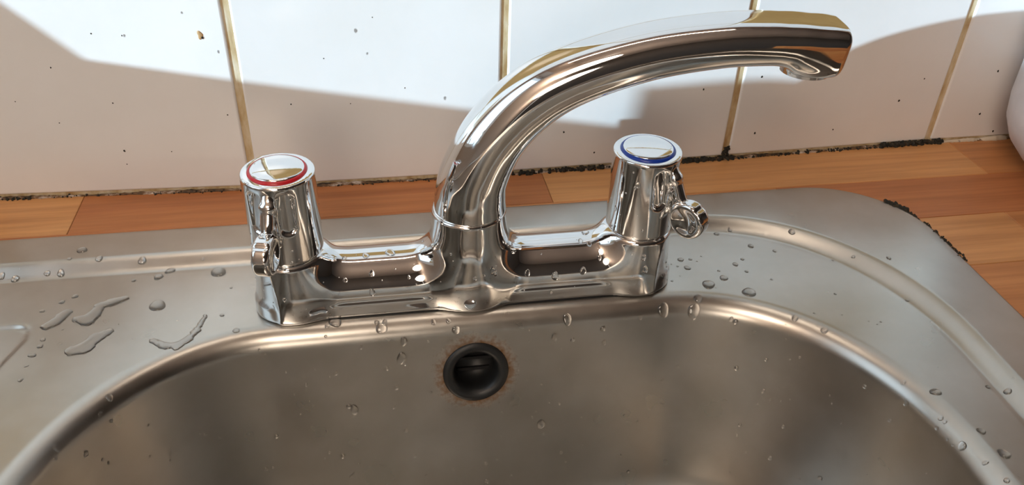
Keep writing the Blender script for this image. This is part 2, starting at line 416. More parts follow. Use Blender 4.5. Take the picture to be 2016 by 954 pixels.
def drainer(xy):
    x, y = xy[:, 0] * 1000, xy[:, 1] * 1000
    xr = -217.5 - np.maximum(0, -14 - y) * 0.36
    d = smax(x - xr, y + 2.5, 8.0)                    # < 0 inside the recessed drainer panel
    gr = 0.5 - 0.5 * np.clip((d + 1.6) / 3.2, 0, 1) * 2 + .0
    return -.0016 * sst(np.clip((1.2 - d) / 2.6, 0, 1))
for t in np.linspace(0, 1, 121)[1:]:
    tt = 1 - (1 - t) ** 1.5; xy = BI * (1 - tt) + C0 * tt; put(xy, ZD + (ZE - ZD) * tt + drainer(xy) * min(1, (1 - t) * 30))
RO = .0120; TW = R(12); am = math.pi / 2 - TW
for t in np.linspace(0, am, 15)[1:]: put(C0 + nC * RO * math.sin(t), ZE - RO * (1 - math.cos(t)))
i0, z0 = RO * math.sin(am), ZE - RO * (1 - math.cos(am)); depth = .100
for t in np.linspace(0, 1, 61)[1:]: put(C0 + nC * (i0 + math.tan(TW) * depth * t), z0 - depth * t)
i1, z1 = i0 + math.tan(TW) * depth, z0 - depth; RF = .030
for t in np.linspace(0, am, 13)[1:]: put(C0 + nC * (i1 + RF * (math.cos(TW) - math.cos(TW + t)) ), z1 - RF * (math.sin(TW + t) - math.sin(TW)))
last = rings[-1].copy(); zf = last[0, 2]
for t in np.linspace(0, 1, 13)[1:]:
    ce = np.array((0., -.19)); put(last[:, :2] * (1 - t) + (ce + .028 * np.stack([np.cos(TH), np.sin(TH)], -1)) * t, zf - .004 * t)
V = np.concatenate(rings); NR = len(rings)
ii, jj = np.meshgrid(np.arange(NR - 1), np.arange(NA), indexing='ij'); j2 = (jj + 1) % NA
F = np.stack([ii * NA + jj, ii * NA + j2, (ii + 1) * NA + j2, (ii + 1) * NA + jj], -1).reshape(-1, 4)
cf = V[F].mean(1); dist = ln(cf - np.array(OVF)); F = F[dist > .0140]
bowl = link_mesh('bowl_and_deck', V, F[:, ::-1], 'steel', sink)
bm = bmesh.new(); bm.from_mesh(bowl.data); bmesh.ops.recalc_face_normals(bm, faces=bm.faces[:]); bm.to_mesh(bowl.data); bm.free()
# overflow fitting: axis = wall normal, pointing into the bowl
oax = Vector((0, -math.cos(TW), math.sin(TW)))
oc = Vector((OVF.x, 0, OVF.z)); oc.y = C0Y - i0 - math.tan(TW) * (z0 - OVF.z)
def on_axis(o): o.location = oc; o.rotation_euler = oax.to_track_quat('Z', 'Y').to_euler()
V, F = lathe([(.0173, -.001), (.0173, .0008), (.0166, .0016), (.0150, .0019), (.0135, .0017), (.0120, .0008), (.0112, -.002), (.0108, -.006), (.0108, -.016), (.0, -.016)], 72)
ov = link_mesh('overflow_ring', V, F, 'rubber', sink); on_axis(ov); ov['label'] = 'black rubber overflow ring'
for k in range(3):
    bmx = bmesh.new(); box_bm(bmx, -.0105, .0105, -.0008 + (k - 1) * .0065, .0008 + (k - 1) * .0065, -.0155, -.0140)
    g = bm_obj('grille_bar', bmx, 'void', ov)
V, F = lathe([(.034, .003), (.034, .0045), (.030, .005), (.024, .002), (.0, .001)]); dr = link_mesh('drain_strainer', V, F, 'chrome', sink); dr.location = (0, -.19, zf - .006)

# ------------------------------------------------------------------ mixer tap
tap = tag(empty('mixer_tap', (0, 0, ZD)), 'chrome two-handle kitchen mixer tap with arched swivel spout', 'tap')
Z0 = 1000 * ZD
ga = rrect(-.1093, .1093, -.0173, .0173, .015, .015, 24); ga = ga[::3]; ng = len(ga)
gv = [(x_, y_, z_) for z_ in (-.0028, -.0007) for x_, y_ in ga]
link_mesh('gasket', gv, [(k, (k + 1) % ng, ng + (k + 1) % ng, ng + k) for k in range(ng)] + [tuple(range(ng, 2 * ng))], 'rubber', tap, False)
def f_body(P):
    x, y, z = P[:, 0], P[:, 1], P[:, 2]; Z0 = 1000 * ZD - 1.1
    q = np.stack([np.abs(x) - 109 + 15, np.abs(y) - 17.0 + 15], -1)
    d2 = ln(np.maximum(q, 0)) + np.minimum(q.max(-1), 0) - 15 + 0.05 * (z - Z0)
    zc, hz, rd = (Z0 + 1.0) / 2, (1.0 - Z0) / 2, 1.0
    w = np.stack([d2 + rd, np.abs(z - zc) - hz + rd], -1)
    base = ln(np.maximum(w, 0)) + np.minimum(w.max(-1), 0) - rd
    Pp = P.copy(); Pp[:, 0] = np.abs(x) - 90
    rp = np.hypot(Pp[:, 0], y)
    pil = np.stack([rp - (18.6 - 0.05 * (z - Z0)) + 2, np.abs(z - (Z0 + 26) / 2) - (26 - Z0) / 2 + 2], -1)
    pil = ln(np.maximum(pil, 0)) + np.minimum(pil.max(-1), 0) - 2
    bar = (np.hypot((y - .6) / 16.6, (z - 1.5) / 19.5) - 1) * 16.0; bar = np.maximum(bar, np.abs(x) - 92)
    rc = np.hypot(x, y)
    cen = np.stack([rc - (19.4 - 0.025 * (z - Z0)) + 1.2, np.abs(z - (Z0 + 43.5) / 2) - (43.5 - Z0) / 2 + 1.2], -1)
    cen = ln(np.maximum(cen, 0)) + np.minimum(cen.max(-1), 0) - 1.2
    d = smin(base, pil, 5); d = smin(d, smin(bar, pil, 14), 1.5); d = smin(d, smin(bar, cen, 16), 1.5); d = smin(d, smin(cen, base, 6), 2)
    return smax(d, Z0 - z, 0.6)
V, F = surfnet(f_body, (-115, -25, -9), (115, 26, 48), 1.0)
o = link_mesh('tap_body', V, F, 'chrome', tap); o.location = (0, 0, -ZD)
V, F = lathe([(.0172, .0430), (.0180, .0434), (.0182, .0438), (.0181, .0442), (.0172, .0446)], 96); o = link_mesh('swivel_collar', V, F, 'chrome', tap); o.location = (0, 0, -ZD)
# spout: swept superellipse
PHI = R(-6)
path = [(0.6, 44, 18.0, 18.0, 18.0, 2.0), (0.8, 52, 17.9, 17.6, 17.6, 2.0), (3.0, 64, 17.4, 16.8, 16.8, 2.05), (12.0, 84, 16.6, 15.6, 15.6, 2.15), (27.5, 102, 15.8, 14.6, 14.6, 2.25), (48, 115.0, 15.2, 13.2, 13.2, 2.4),
        (80, 126.0, 14.8, 11.9, 11.9, 2.6), (111, 131.4, 14.8, 11.0, 11.0, 2.8), (132, 132.6, 15.0, 10.6, 10.5, 3.0), (141, 132.6, 15.1, 10.4, 11.0, 3.1), (148, 132.4, 15.2, 10.4, 14.2, 3.2), (155, 131.9, 15.2, 10.3, 16.0, 3.2), (161, 131.6, 15.1, 10.2, 15.8, 3.3), (165.5, 131.2, 14.9, 10.0, 14.8, 3.3)]
path = np.array(path)
def catmull(P, n):
    out = []
    for i in range(len(P) - 1):
        a, b_, c, d = P[max(i - 1, 0)], P[i], P[i + 1], P[min(i + 2, len(P) - 1)]
        for t in np.linspace(0, 1, n, endpoint=False):
            out.append(.5 * (2 * b_ + (c - a) * t + (2 * a - 5 * b_ + 4 * c - d) * t * t + (3 * b_ - a - 3 * c + d) * t ** 3))
    out.append(P[-1]); return np.array(out)
cp = catmull(path, 10)
tg = np.gradient(cp[:, :2], axis=0); tg /= ln(tg)[:, None]; tg[0] = (0, 1)
sec, NS = [], 96
u = np.linspace(0, 2 * math.pi, NS, endpoint=False)
def section(c, t, hw, ht, hb, n):
    cu, su = np.cos(u), np.sin(u)
    a = np.sign(cu) * np.abs(cu) ** (2 / n) * hw; b_ = np.sign(su) * np.abs(su) ** (2 / n) * np.where(su > 0, ht, hb)
    nx, nz = -t[1], t[0]
    s = c[0] + nx * b_; z = c[1] + nz * b_
    return np.stack([s * math.cos(PHI) + a * -math.sin(PHI), s * math.sin(PHI) + a * math.cos(PHI), z], -1)
for i in range(len(cp)): sec.append(section(cp[i, :2], tg[i], *cp[i, 2:6]))
tl, cl = tg[-1], cp[-1]
for k, (f_, sc) in enumerate(((.9, .985), (1.7, .955), (2.3, .905), (2.6, .84), (2.7, .7), (2.72, .45), (2.73, .15))):
    sec.append(section(cl[:2] + tl * f_, tl, cl[2] * sc, cl[3] - cl[2] * (1 - sc) if sc > .8 else cl[3] * sc * .9, cl[4] - cl[2] * (1 - sc) if sc > .8 else cl[4] * sc * .9, cl[5]))
V = np.concatenate(sec) * .001; n = len(sec)
F = [(i * NS + k, i * NS + (k + 1) % NS, (i + 1) * NS + (k + 1) % NS, (i + 1) * NS + k) for i in range(n - 1) for k in range(NS)]
F += [tuple(range(NS))[::-1], tuple(range((n - 1) * NS, n * NS))]
spout = link_mesh('spout', V, F, 'chrome', tap); spout.location = (0, 0, -ZD)
bm = bmesh.new(); bm.from_mesh(spout.data); bmesh.ops.recalc_face_normals(bm, faces=bm.faces[:]); bm.to_mesh(spout.data); bm.free()
V, F = lathe([(.0, .002), (.0085, .002), (.0095, 0), (.0115, -.0006), (.0118, .003)], 48)
o = link_mesh('aerator', V, F, 'chrome', spout); o.location = (.1555 * math.cos(PHI), .1555 * math.sin(PHI), .1176)
# handles
def f_knob(P):
    x, y, z = P[:, 0], P[:, 1], P[:, 2]
    d = rcyl(np.stack([x * (1 + 0), y, z], -1), 17.2, 27, 71, 1.0)
    r = np.hypot(x, y); u = np.abs(np.arctan2(y, x)) * 17.2
    hw = 4.3 - 0.03 * (66 - z)
    q = np.stack([np.abs(u - 7.7) - hw + 3.4, np.abs(z - 56) - 11 + 3.4], -1)
    pk = ln(np.maximum(q, 0)) + np.minimum(q.max(-1), 0) - 3.4
    pk = smax(pk, (13.9 + 0.10 * (66 - z)) - r, 1.5)
    d = smax(d, -pk, 1.0)
    nk = capsule(P * np.array((1, .75, 1)), (13.5, 0, 67), (17.5, 0, 60), 2.6)
    return smin(d, nk, 2.0)
def f_lever(P):
    S = P * np.array((1, .72, 1))
    S = P * np.array((1, .58, 1))
    d = capsule(S, (14.5, 0, 68.6), (18.8, 0, 62), 1.8)
    d = smin(d, capsule(S, (18.8, 0, 62), (23.0, 0, 52.5), 1.8), 2)
    W = P * np.array((1, 2.7, 1))
    d = smin(d, capsule(W, (19, 0, 52), (27, 0, 44), 4.6), 2)
    d = smin(d, capsule(W, (15, 0, 47), (25, 0, 42), 4.4), 2)
    q = np.stack([np.hypot(P[:, 0] - PR, P[:, 2] - PZ) - 9.8 + 2.4, np.abs(P[:, 1]) - 4.3 + 2.4], -1)
    pad = ln(np.maximum(q, 0)) + np.minimum(q.max(-1), 0) - 2.4
    for s in (-1, 1): pad = smax(pad, -(ln(P - np.array((PR - .8, s * 22.0, PZ - .5))) - 19.4), 1.0)
    notch = capsule(P, (PR + 5.5, -8, PZ + 8.6), (PR + 5.5, 8, PZ + 8.6), 1.3)
    pad = smax(pad, -notch, 1.0)
    return smin(d, pad, 1.6)
PR, PZ = 28.8, 42.5
kV = surfnet(f_knob, (-20, -20, 24), (26, 20, 74), 0.9); lV = surfnet(f_lever, (8, -12, 28), (42, 12, 72), 0.6)
capP = lathe([(0, .0737), (.004, .07360), (.008, .0733), (.0112, .0728), (.0123, .0724), (.0126, .0720), (.0126, .0700)][::-1], 72)
ringP = lathe([(.0140, .0700), (.0139, .0712), (.0131, .0721), (.0125, .0721), (.0123, .0703)], 72)
for x, az, col, lab in ((-.09, R(-104), 'red', 'chrome hot handle with red ring'), (.09, R(-52), 'blue', 'chrome cold handle with blue ring')):
    h = link_mesh('handle', *kV, 'chrome', tap); h.location = (x, 0, -ZD); h.rotation_euler[2] = az; h['label'] = lab
    link_mesh('lever', *lV, 'chrome', h)
    link_mesh('indicator_ring', *ringP, col, h)['label'] = col + ' indicator ring'
    link_mesh('cap', *capP, 'chrome', h)

# ------------------------------------------------------------------ container at the right
ct = tag(empty('lidded_container', (.419, .053, ZW)), 'pale grey rounded container on the worktop at the right edge', 'container')
V, F = lathe([(0, 0), (.026, 0), (.034, .002), (.046, .010), (.056, .021), (.0615, .033), (.0635, .048), (.0635, .075), (.0625, .13), (.060, .16), (.057, .163)]); link_mesh('container_body', V, F, 'container', ct)
V, F = lathe([(.0625, .160), (.064, .162), (.064, .170), (.058, .176), (.03, .181), (.014, .182), (.012, .188), (.014, .194), (.008, .199), (0, .2)]); link_mesh('container_lid', V, F, 'container', ct)
#DROPS
# ------------------------------------------------------------------ sealant, mould and dirt along the joints
def wall_y(x):
    k = (x + .1179) / .152; a = math.floor(k); t = k - a; return node_y(a) * (1 - t) + node_y(a + 1) * t
pr = random.Random(3)
def dome(n=14, rings=4):
    V = [(0, 0, 1)]
    for i in range(1, rings + 1):
        a = i / rings * math.pi / 2
        V += [(math.sin(a) * math.cos(2 * math.pi * k / n), math.sin(a) * math.sin(2 * math.pi * k / n), math.cos(a)) for k in range(n)]
    F = [(0, 1 + k, 1 + (k + 1) % n) for k in range(n)]
    for i in range(rings - 1):
        for k in range(n):
            a, b_ = 1 + i * n + k, 1 + i * n + (k + 1) % n; F.append((a, a + n, b_ + n, b_))
    return np.array(V, float), F
D_FINE, D_LOW = dome(24, 7), dome(10, 3)
def placed(dm, p, nrm, r, hgt, stretch=1.0, spin=0.0, wob=0.0, sink=.06):
    V, F = dm; nrm = Vector(nrm).normalized()
    down = Vector((0, 0, -1)) - nrm * nrm.dot(Vector((0, 0, -1)))
    if down.length < .25: down = Vector((math.cos(spin), math.sin(spin), 0)) - nrm * nrm.dot(Vector((math.cos(spin), math.sin(spin), 0)))
    e1 = down.normalized(); e2 = nrm.cross(e1)
    a = np.arctan2(V[:, 1], V[:, 0]); w = 1 + wob * (np.sin(2 * a + spin * 3) * .5 + np.sin(3 * a + spin * 7) * .5)
    L = V * np.array((r * stretch, r, hgt)); L[:, :2] *= w[:, None]; L[:, 2] -= hgt * sink
    return np.array(p) + L[:, :1] * np.array(e1) + L[:, 1:2] * np.array(e2) + L[:, 2:] * np.array(nrm), F
def merged(name, items, mat, lab):
    VV, FF, o_ = [], [], 0
    for V, F in items:
        VV.append(V); FF += [tuple(i + o_ for i in f) for f in F]; o_ += len(V)
    return tag(link_mesh(name, np.concatenate(VV), FF, mat), lab, None, None, 'stuff')
def strip(name, x0, x1, r0, r1, mat, lab=None, kind='structure', seed=1):
    q = random.Random(seed); n = max(4, int((x1 - x0) / .0016)); V, F = [], []; ns = 8; w1 = 0
    for i in range(n + 1):
        x = x0 + (x1 - x0) * i / n; w1 = .6 * w1 + .4 * q.uniform(-1, 1); r = r0 + (r1 - r0) * (.5 + .5 * math.sin(i * .11 + seed)) + (r0 + r1) * .35 * w1
        r = max(r, .0003) * (1 if 0 < i < n else .1)
        for k in range(ns):
            a = 2 * math.pi * k / ns; rr = r * (1 + .18 * q.uniform(-1, 1))
            V.append((x, wall_y(x) + rr * math.cos(a) * .9, ZW + rr * math.sin(a) * .9))
    for i in range(n):
        for k in range(ns): F.append((i * ns + k, i * ns + (k + 1) % ns, (i + 1) * ns + (k + 1) % ns, (i + 1) * ns + k))
    return tag(link_mesh(name, V, F, mat), lab, None, None, kind)
strip('trim_1', -.54, .6, .0009, .0016, 'bead', 'stained sealant bead between tiles and worktop')
tag(strip('pale_sealant', .338, .402, .0016, .0022, 'caulk', 'clean cream length of sealant in the right corner', 'stuff', 4))
def lumps(path, n, r0, r1, lab, seed, zs=(0, .002)):
    q = random.Random(seed); it = []
    for i in range(n):
        t = q.random() * (len(path) - 1); a = int(t); f = t - a; p = [path[a][j] * (1 - f) + path[min(a + 1, len(path) - 1)][j] * f for j in range(2)]
        r = q.uniform(r0, r1)
        it.append(placed(D_LOW, (p[0] + q.gauss(0, .0008), p[1] + q.gauss(0, .0006), ZW + q.uniform(*zs)), (q.uniform(-.3, .3), -.5, 1), r, r * q.uniform(.5, .9), q.uniform(.8, 1.6), q.random() * 6, .3, .3))
    return merged('mould_patch', it, 'mould', lab)
def wl(x0, x1, off=-.0008): return [(x0 + (x1 - x0) * i / 12, wall_y(x0 + (x1 - x0) * i / 12) + off) for i in range(13)]
lumps(wl(.042, .106), 90, .0005, .0014, 'black mould along the joint between spout and cold handle', 1)
lumps(wl(.150, .192), 80, .0007, .0016, 'black mould at the foot of the grout line right of the cold handle', 2)
lumps([(.1855, wall_y(.1855) - .0006), (.1865, wall_y(.1865) - .0004)], 26, .0007, .0013, 'black mould climbing the grout line right of the cold handle', 3, (0, .009))
lumps(wl(.192, .306), 120, .0004, .0010, 'thin black mould line below the right-hand tiles', 4, (0, .0012))
lumps(wl(.300, .348, -.0012), 110, .0006, .0017, 'thick dark mould patch at the right end of the joint', 5, (0, .003))
lumps(wl(-.269, -.246), 36, .0005, .0011, 'dark mouldy gap at the left end of the joint', 6, (0, .001))
lumps(wl(-.24, -.125), 60, .0003, .0007, 'sparse mould specks along the joint left of the hot handle', 7, (0, .001))
lumps(wl(-.075, -.004), 60, .0003, .0006, 'fine dark mould line behind the spout foot', 8, (0, .0006))
lumps([(.2655, .0435), (.2695, .0395), (.2735, .0330)], 90, .0007, .0018, 'black mould clump on the rounded corner of the sink rim', 9, (.0002, .0012))
lumps([(.2735, .0330), (.2765, .0230), (.2785, .0100), (.2787, -.004), (.2787, -.020)], 120, .0004, .0010, 'thin black mould line along the right edge of the sink rim', 10, (0, .0008))
specks = [(-0.1878, 0.1089, 0.0282, -0.04, -1, 0, 0.00089), (-0.1617, 0.1077, 0.0268, -0.04, -1, 0, 0.00045), (-0.1883, 0.1089, 0.0194, -0.04, -1, 0, 0.00045), (-0.2186, 0.1102, 0.0472, -0.04, -1, 0, 0.00043), (-0.1873, 0.1089, 0.0585, -0.04, -1, 0, 0.00057), (-0.2144, 0.11, 0.0803, -0.04, -1, 0, 0.00055), (-0.1264, 0.1062, 0.0493, -0.04, -1, 0, 0.00058), (-0.0902, 0.1056, 0.0544, -0.01, -1, 0, 0.00059), (-0.0691, 0.1055, 0.0816, -0.01, -1, 0, 0.00043), (-0.0244, 0.1053, 0.0617, -0.01, -1, 0, 0.00045), (-0.1891, 0.1089, 0.099, -0.04, -1, 0, 0.00054), (-0.1737, 0.1083, 0.0976, -0.04, -1, 0, 0.00054), (-0.0405, 0.1054, 0.1046, -0.01, -1, 0, 0.00042), (0.1626, 0.1085, 0.0505, 0.03, -1, 0, 0.0008), (0.3053, 0.1131, 0.0335, 0.03, -1, 0, 0.00102), (0.2044, 0.1098, 0.0167, 0.03, -1, 0, 0.00101), (0.2009, 0.1097, 0.0568, 0.03, -1, 0, 0.00097), (0.3734, 0.1144, 0.0512, 0.01, -1, 0, 0.00103), (0.3719, 0.1144, 0.0196, 0.01, -1, 0, 0.00106), (0.3878, 0.1145, 0.0053, 0.01, -1, 0, 0.00108), (0.0946, 0.1067, 0.0107, 0.03, -1, 0, 0.00082), (0.0734, 0.1061, 0.0268, 0.03, -1, 0, 0.0008), (0.3193, 0.1136, 0.0485, 0.03, -1, 0, 0.00068), (0.2616, 0.1117, 0.0151, 0.03, -1, 0, 0.00069), (-0.0564, 0.1055, 0.0532, -0.01, -1, 0, 0.00045), (-0.2381, 0.1111, 0.0609, -0.04, -1, 0, 0.00042)]
merged('dirt_specks', [placed(D_LOW, s_[:3], s_[3:6], max(s_[6] * .72, .00025), .0002, 1.2, i, .2) for i, s_ in enumerate(specks)], 'mould', 'tiny dark dirt specks scattered over the white tiles')
# chipped glaze on a tile
cx, cz = -0.13328, 0.09719
cy = 0.10648
it = placed(dome(18, 4), (cx, cy, cz), (0, -1, 0), .0017, .0005, 1.25, .4, .35)
o = link_mesh('tile_chip', *it, 'board'); o.parent = wall_back; o['label'] = 'brown chip in the tile glaze'
it = placed(dome(14, 3), (cx + .0009, cy, cz - .0014), (0, -1, 0), .0007, .0006, 1.3, 1.9, .3)
o2 = link_mesh('chip_core', *it, 'mould'); o2.parent = o

# ------------------------------------------------------------------ water
def drop(dat, what, grp, hk=.42):
    if callable(what):
        cls = {}
        for s_ in dat: cls.setdefault(what(s_), []).append(s_)
        for c_, l_ in cls.items(): drop(l_, c_, 'drops: ' + c_, hk)
        return
    dat = sorted(dat, key=lambda s_: s_[0])
    words = 'first second third fourth fifth sixth seventh eighth ninth tenth eleventh twelfth thirteenth'.split()
    for i, s_ in enumerate(dat):
        r = s_[6]; tilt = 1 - abs(s_[5])
        V, F = placed(D_FINE, s_[:3], s_[3:6], r, r * pr.uniform(hk * .8, hk * 1.15), (1.0 + .35 * tilt) * pr.uniform(.9, 1.25), pr.random() * 6.28, .10)
        o = link_mesh('water_drop', V - np.array(s_[:3]), F, 'water', None, True, Vector(s_[:3]))
        tag(o, 'water drop ' + what + (', ' + words[i] + ' from left' if len(dat) > 1 else ''), 'water drop', grp if len(dat) > 1 else None)
drop([(-0.1593, 0.0046, -0.0063, 0, -0.03, 1, 0.00389), (-0.2016, 0.0172, -0.0059, 0, -0.03, 1, 0.00157), (-0.207, 0.0134, -0.006, 0, -0.03, 1, 0.00155), (-0.2148, 0.0072, -0.0061, 0, -0.02, 1, 0.00128), (-0.2087, -0.0148, -0.0065, 0.01, -0.02, 1, 0.00123), (-0.2088, -0.0195, -0.0066, 0.01, -0.01, 1, 0.00146), (-0.2108, -0.0256, -0.0067, 0.01, -0.01, 1, 0.00168), (-0.2015, -0.0083, -0.0065, 0, -0.02, 1, 0.00075), (-0.2113, -0.0328, -0.0068, 0.01, -0.01, 1, 0.00094), (-0.2113, -0.0421, -0.0069, 0.01, -0.01, 1, 0.00116), (-0.124, 0.0146, -0.0061, 0, -0.04, 1, 0.0008), (-0.1265, -0.0069, -0.0068, 0, -0.03, 1, 0.00103)], 'on the steel among the puddles left of the hot handle', 'drops among the puddles', .32)
drop([(-0.2044, 0.0506, 0, 0, 0, 1, 0.00275), (-0.194, 0.0418, -0.0004, 0, -0.34, 0.94, 0.0019), (-0.209, 0.0432, -0, -0, -0.09, 1, 0.00108), (-0.1719, 0.0392, -0.0019, -0, -0.57, 0.82, 0.00219), (-0.2194, 0.0365, -0.0038, -0, -0.56, 0.83, 0.00161), (-0.2126, 0.036, -0.0041, 0, -0.53, 0.85, 0.00188), (-0.1625, 0.0283, -0.0056, 0, -0.03, 1, 0.00243), (-0.1573, 0.0329, -0.0054, -0, -0.09, 1, 0.00218), (-0.1319, 0.0288, -0.0056, 0, -0.04, 1, 0.00382), (-0.2349, 0.0349, -0.0048, 0, -0.42, 0.91, 0.00213), (-0.2416, 0.0368, -0.0036, 0, -0.57, 0.82, 0.0016), (-0.1407, 0.0381, -0.0027, 0, -0.58, 0.81, 0.0011), (-0.1748, 0.0268, -0.0056, 0, -0.03, 1, 0.00107)], lambda s_: 'on the upper rim behind the puddles' if s_[1] > .046 else 'on the stepped rim left of the hot handle' if s_[0] > -.185 else 'on the stepped rim at the left edge', None)
drop([(0.1296, -0.0146, -0.007, -0.01, -0.03, 1, 0.0036), (0.14, -0.0103, -0.0068, -0.01, -0.03, 1, 0.00224), (0.1229, 0.001, -0.0066, -0, -0.03, 1, 0.00199), (0.1216, 0.0086, -0.0063, -0, -0.04, 1, 0.00172), (0.1272, 0.0084, -0.0063, -0, -0.04, 1, 0.00115), (0.1492, -0.0239, -0.0071, -0.01, -0.03, 1, 0.00356), (0.1511, 0.0005, -0.0064, -0.01, -0.03, 1, 0.00172), (0.1569, 0.0044, -0.0062, -0.01, -0.03, 1, 0.00115), (0.1549, -0.0065, -0.0065, -0.01, -0.03, 1, 0.00113), (0.1511, 0.03, -0.0055, -0, -0, 1, 0.0018), (0.1599, 0.0318, -0.0046, -0.12, -0.42, 0.9, 0.00151), (0.1208, -0.0235, -0.0087, -0.11, -0.5, 0.86, 0.00245), (0.1179, 0.0031, -0.0065, -0, -0.04, 1, 0.00071), (0.1395, -0.0039, -0.0066, -0.01, -0.03, 1, 0.00085), (0.1343, 0.0103, -0.0062, -0.01, -0.03, 1, 0.00058)], lambda s_: 'close beside the cold handle pillar' if s_[0] < .135 else 'on the flat steel well right of the cold handle', None, .36)
drop([(0.1935, 0.021, -0.0016, -0.28, -0.39, 0.88, 0.00209), (0.1665, 0.0157, -0.0057, -0.01, -0.03, 1, 0.00177), (0.1783, 0.0091, -0.0057, -0.02, -0.03, 1, 0.00117), (0.2182, -0.0063, -0.0024, -0.41, -0.29, 0.86, 0.00115), (0.2354, -0.0132, -0, 0, 0, 1, 0.00142), (0.2078, -0.0041, -0.0054, -0.06, -0.05, 1, 0.00087), (0.2301, -0.0439, -0.0053, -0.18, -0.06, 0.98, 0.00109)], 'on the curved rim step at the right corner', 'drops on the right rim step')
drop([(0.2037, -0.1363, -0.0119, -0.8, -0.05, 0.6, 0.00204), (0.2135, -0.1332, -0.0072, -0.08, -0.01, 1, 0.00204), (0.2152, -0.1468, -0.007, -0.09, 0, 1, 0.00242), (0.2028, -0.1206, -0.0107, -0.72, -0.13, 0.68, 0.00117), (0.1975, -0.0972, -0.0098, -0.56, -0.2, 0.81, 0.00122), (0.2073, -0.1076, -0.0073, -0.14, -0.04, 0.99, 0.00215), (0.2326, -0.1095, -0.0055, -0.07, -0, 1, 0.0012), (0.2388, -0.1147, -0.0043, -0.49, -0, 0.87, 0.00166), (0.2033, -0.123, -0.0106, -0.66, -0.11, 0.75, 0.00093), (0.2062, -0.1481, -0.0097, -0.59, -0, 0.81, 0.0011), (0.2082, -0.1591, -0.0084, -0.42, 0, 0.91, 0.00129)], lambda s_: 'on the flat steel in the lower right corner' if s_[2] > -.0076 else 'on the bowl edge in the lower right corner', None)
drop([(-0.0703, -0.0186, -0.0076, -0, -0.24, 0.97, 0.00308), (-0.0741, -0.0203, -0.0082, -0, -0.42, 0.91, 0.00153), (-0.0476, -0.0236, -0.0104, -0, -0.67, 0.75, 0.00283), (-0.0496, -0.0208, -0.0085, -0, -0.42, 0.91, 0.00129), (-0.0456, -0.0212, -0.0086, -0, -0.51, 0.86, 0.00129), (-0.021, -0.023, -0.0098, 0, -0.59, 0.81, 0.0013), (-0.0135, -0.0231, -0.0099, -0, -0.67, 0.75, 0.0013), (0.0486, -0.0259, -0.0132, 0, -0.85, 0.52, 0.00239), (-0.0099, -0.0261, -0.0136, 0, -0.9, 0.44, 0.00208), (-0.0368, -0.0273, -0.0172, 0, -0.98, 0.21, 0.00181), (0.1011, -0.0257, -0.0128, -0, -0.85, 0.52, 0.00298), (0.1175, -0.0279, -0.0138, -0.18, -0.88, 0.44, 0.00326), (0.1764, -0.0575, -0.0086, -0.32, -0.28, 0.91, 0.00183), (0.1655, -0.0463, -0.0085, -0.28, -0.32, 0.91, 0.00159), (0.0418, -0.0284, -0.0224, -0, -0.98, 0.21, 0.0016), (-0.0384, -0.0294, -0.0267, 0, -0.98, 0.21, 0.00261), (-0.0645, -0.0352, -0.0541, 0, -0.98, 0.21, 0.00212), (0.0349, -0.0396, -0.075, 0, -0.98, 0.21, 0.00223), (-0.1709, -0.0557, -0.01, 0.49, -0.46, 0.75, 0.00161), (-0.1871, -0.0817, -0.0121, 0.7, -0.38, 0.6, 0.00152), (-0.1738, -0.0628, -0.013, 0.66, -0.54, 0.52, 0.00114), (-0.1185, -0.0192, -0.0073, 0.03, -0.14, 0.99, 0.00176), (0.1364, -0.0346, -0.0156, -0.39, -0.88, 0.26, 0.00108), (0.0881, -0.027, -0.0156, -0, -0.97, 0.26, 0.00108)], lambda s_: ('on the bowl edge at the lower left' if s_[0] < -.10 else 'on the bowl edge below the left half of the tap' if s_[0] < 0 else 'on the bowl edge below the right half of the tap' if s_[0] < .12 else 'on the bowl edge right of the tap') if s_[2] > -.022 else 'on the bowl wall beside the overflow', None, .30)
